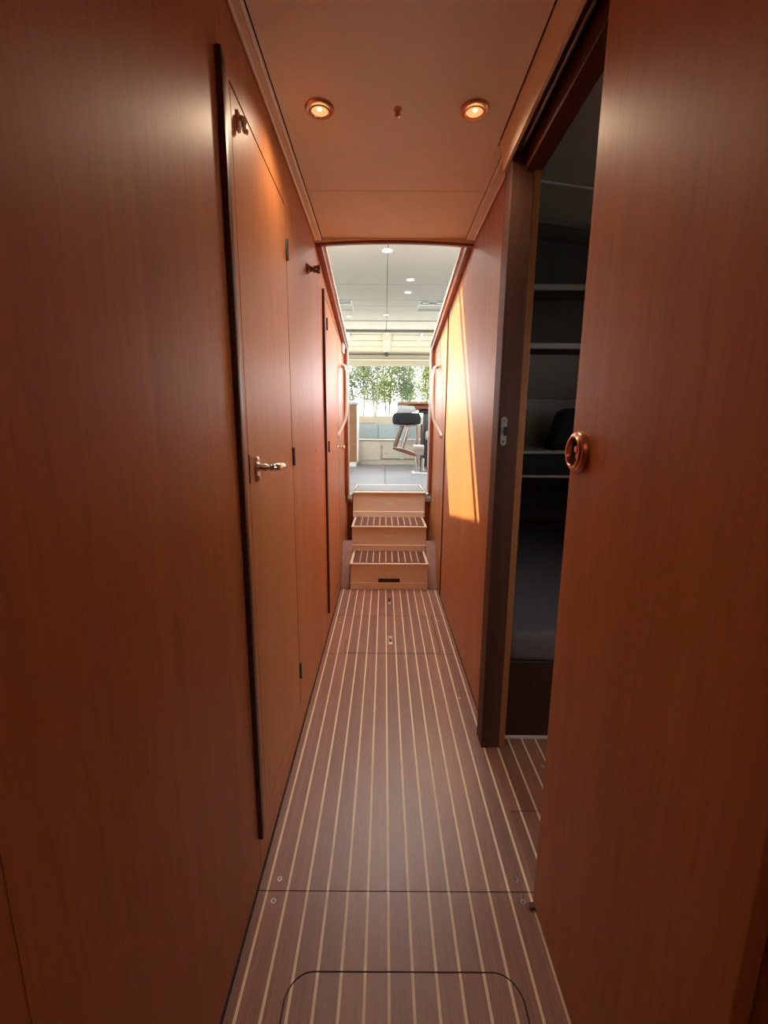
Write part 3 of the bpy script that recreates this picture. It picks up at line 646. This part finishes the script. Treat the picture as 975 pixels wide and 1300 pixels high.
# ---- bar stool with swing bracket
bs = thing('bar_stool', (.43, 5.35, .626), 'swing-out stool with thick black cushion on steel post before table', 'stool')
t = MB(); prof = [(0, 0), (.165, 0), (.185, .018), (.19, .06), (.185, .115), (.165, .135), (0, .138)]
t.lathe(prof, (0, 0, 1), (.265, 5.35, 1.205), 36, 1.0, .9); t.build('cushion', 'black_fabric', bs, smooth=True)
MB().box(.13, .42, 5.25, 5.45, 1.190, 1.206, .004).build('seat_plate', 'steel', bs)
bx_ = MB(); bx_.prism([(.135, 1.345), (.17, 1.44), (.36, 1.43), (.40, 1.36), (.30, 1.348)], 'Y', 5.48, 5.53, .01, 2); bx_.build('backrest', 'grey_plastic', bs, smooth=True)
for dy in (-.07, .07):
    MB().tube([(.215, 5.35+dy, 1.20), (.125, 5.35+dy, .945)], .023, 14).build('strut', 'brown_metal', bs, smooth=True)
    MB().tube([(.295, 5.35+dy, 1.20), (.215, 5.35+dy, .925)], .024, 14).build('strut', 'chrome', bs, smooth=True)
MB().prism([(.095, .945), (.235, .925), (.37, .875), (.375, .83), (.21, .88), (.105, .915)], 'Y', 5.25, 5.45, .006).build('arm', 'brown_metal', bs)
MB().prism([(.285, .90), (.335, .885), (.35, .86), (.335, .85), (.285, .865)], 'Y', 5.245, 5.25).build('arm_badge', 'mahogany', bs)
MB().tube([(.395, 5.35, .64), (.395, 5.35, 1.21)], .022, 16).build('post', 'chrome', bs, smooth=True)
MB().tube([(.452, 5.35, .64), (.452, 5.35, 1.21)], .018, 16).build('post', 'brown_metal', bs, smooth=True)
MB().box(.355, .475, 5.29, 5.41, .845, .97, .012, 3).build('clamp', 'steel', bs, smooth=True)
MB().tube([(.47, 5.33, .80), (.45, 5.20, .66)], .016, 12).build('brace', 'steel', bs, smooth=True)
MB().tube([(.40, 5.40, .80), (.50, 5.52, .65)], .016, 12).build('brace', 'steel', bs, smooth=True)
MB().box(.33, .54, 5.22, 5.50, .626, .642, .005).build('base_plate', 'steel', bs)
MB().lathe([(0, 0), (.045, 0), (.055, .02), (.05, .05), (0, .06)], (1, 0, 0), (.50, 5.38, 1.08), 24).build('knob', 'grey_plastic', bs, smooth=True)

# ---- cockpit canopy
cn = thing('cockpit_canopy', (0, 8, 2.4), 'cream canvas cockpit canopy with centre strap and dark rod', 'canopy')
n = 14; poly = []
sag = lambda y: 2.665-.025*((y-8)/1.05)**2
cv = MB()
for i in range(4):
    ya, yb = 6.99+i*.52, 6.99+(i+1)*.52-.004
    MB().prism([(ya, sag(ya)), (yb, sag(yb)), (yb, sag(yb)+.004), (ya, sag(ya)+.004)], 'X', -1.9, 1.9).build('canvas_panel', 'canvas', cn)
    MB().box(-1.9, 1.9, yb-.012, yb+.010, sag(yb)-.006, sag(yb)).build('seam_tape', 'canvas', cn)
MB().prism([(9.06, 2.648), (9.075, 2.648), (9.12, 2.385), (9.105, 2.385)], 'X', -1.9, 1.9).build('valance', 'canvas', cn)
MB().box(-1.9, 1.9, 9.07, 9.085, 2.50, 2.508).build('valance_seam', 'bench', cn)
MB().tube([(-1.9, 9.0, 2.592), (1.9, 9.0, 2.592)], .014, 10).build('rod', 'black_metal', cn, smooth=True)
MB().lathe([(0, -.04), (.035, -.03), (.042, 0), (.035, .03), (0, .04)], (0, 1, 0), (.03, 8.97, 2.585), 16).build('rod_joint', 'black_metal', cn, smooth=True)
MB().box(-.045, .105, 7.0, 8.98, 2.628, 2.636).build('strap', 'canvas', cn)
for y in (7.25, 7.9, 8.6): MB().lathe([(0, -.006), (.03, -.004), (.034, 0)], (0, 0, 1), (.03, y, 2.628), 18).build('cap', 'white', cn, smooth=True)
for x in (-.58, .58): MB().tube([(x, 7.05, 2.615), (x, 7.75, 2.625)], .017, 12).build('batten', 'white', cn, smooth=True)
for s in (-1, 1):
    MB().tube([(s*1.85, 9.05, .9), (s*1.85, 9.05, 2.6)], .02, 10).build('canopy_pole', 'steel', cn, smooth=True)

# ---- cockpit floor / hull below
hu = MB().box(-2.1, 2.1, 7.45, 9.4, .3, .5).build('deck_aft', 'white', origin=(0, 0, 0)); struct(hu, 'white aft deck beyond the bench', 'deck')

# ---- boat rail and red cover seen left beyond the bench
nb = thing('deck_rail', (-.55, 8.9, .5), 'thin grey deck rail over a red cover beyond the cabinet', 'rail')
MB().tube(smoothpath([(-.72, 8.9, 1.58), (-.52, 8.9, 1.58), (-.47, 8.9, 1.50), (-.44, 8.9, .5)]), .016, 10).build('rail_tube', 'grey_plastic', nb, smooth=True)
MB().tube([(-.56, 8.9, 1.56), (-.50, 8.9, 1.30)], .012, 8).build('rail_strut', 'grey_plastic', nb, smooth=True)
MB().tube([(-.60, 8.9, 1.40), (-.40, 8.9, 1.36), (-.33, 8.9, 1.32)], .012, 8).build('rail_strut', 'white', nb, smooth=True)
tag(MB().prism([(-.56, .5), (-.36, .5), (-.34, 1.39), (-.42, 1.425), (-.53, 1.42)], 'Y', 9.0, 9.25, .02).build('red_cover', 'red'), 'small red cover on the aft deck beside the cabinet', 'cover')

# ================================================================== OUTSIDE
wt = MB().box(-300, 300, -60, 26, -1.1, -1.0).build('ground_water', 'water', origin=(0, 0, 0)); struct(wt, 'harbour water around the boat', 'water')
bkp = MB().prism([(26, -1.1), (300, -1.1), (300, .45), (32, .35)], 'X', -300, 300).build('ground_bank', 'leaf_a', origin=(0, 0, 0)); struct(bkp, 'green bank beyond the water', 'ground')
def tree(x, y, h, spread, nl, mat, label, forks=2):
    t = thing('tree', (x, y, .3), label, 'tree', 'trees beyond the water')
    tips = []; rnd = random.Random(int(x*37+y*11))
    for f in range(forks):
        a = rnd.uniform(0, 6.28); lean = rnd.uniform(.05, .12)*h if forks > 1 else .02*h
        pts = [Vector((x, y, .3))]
        for k in range(1, 7):
            u = k/6; pts.append(Vector((x+math.cos(a)*lean*u+rnd.uniform(-.06, .06), y+math.sin(a)*lean*u, .3+h*u)))
        MB().tube(pts, [.11*(1-.13*k) for k in range(7)], 8).build('trunk', 'bark', t, smooth=True)
        for k in range(26):
            u = rnd.uniform(.28, .98); p0 = pts[0].lerp(pts[-1], u); b = rnd.uniform(0, 6.28); ln = spread*rnd.uniform(.4, 1.0)*(1.1-u*.6)
            p1 = p0+Vector((math.cos(b)*ln, math.sin(b)*ln, ln*rnd.uniform(.2, .9))); tips.append((p0, p1))
    br_ = MB()
    for p0, p1 in tips: br_.tube([p0, p0.lerp(p1, .5)+Vector((0, 0, .08)), p1], [.035, .022, .008], 5)
    br_.build('branches', 'bark', t, smooth=True)
    vs, fs = [], []
    for i in range(nl*2):
        p0, p1 = rnd.choice(tips); u = rnd.uniform(.25, 1.15)
        c = p0.lerp(p1, u)+Vector((rnd.gauss(0, .38), rnd.gauss(0, .38), rnd.gauss(-.05, .40)))
        s = rnd.uniform(.06, .12)
        d1_ = Vector((rnd.gauss(0, 1), rnd.gauss(0, 1), rnd.gauss(0, 1))).normalized(); d2_ = d1_.cross(Vector((rnd.gauss(0, 1), rnd.gauss(0, 1), rnd.gauss(0, 1)))).normalized()
        b0 = len(vs); o = Vector((x, y, .3))
        vs += [c-o-d1_*s, c-o+d2_*s*.55, c-o+d1_*s, c-o-d2_*s*.55]; fs.append((b0, b0+1, b0+2, b0+3))
    me = bpy.data.meshes.new('crown'); me.from_pydata([tuple(v) for v in vs], [], fs); me.materials.append(M[mat])
    ob = bpy.data.objects.new('crown', me); C.objects.link(ob); ob.parent = t; ob['kind'] = 'stuff'
tree(-3.3, 38, 10, 1.2, 3000, 'leaf_a', 'leftmost slim tree, partly behind the cabinet rail')
tree(-2.05, 43, 11, 1.2, 3200, 'leaf_a', 'slim grey green tree with bare trunk right of the red cover', 1)
tree(-.75, 39, 11, 1.2, 3000, 'leaf_a', 'two stemmed tree, centre left of the window view')
tree(.25, 44, 11, 1.4, 3600, 'leaf_b', 'forked tree with brighter leaves, centre of the window view')
tree(1.55, 39, 11, 1.0, 2600, 'leaf_a', 'thin tree right of centre above the stool', 1)
tree(2.6, 45, 11, 1.2, 2600, 'leaf_a', 'sparse slender tree left of the yellow green one', 1)
tree(3.4, 38, 10, 1.3, 3800, 'leaf_b', 'fullest yellow green tree above the table', 2)
tree(5.0, 43, 11, 1.4, 3000, 'leaf_b', 'rightmost yellow green tree beside the right rail')
tree(-5.6, 41, 11, 1.5, 3000, 'leaf_a', 'tree just hidden behind the left grab rail')
for o in bpy.data.objects:
    if '_w' in o: del o['_w']
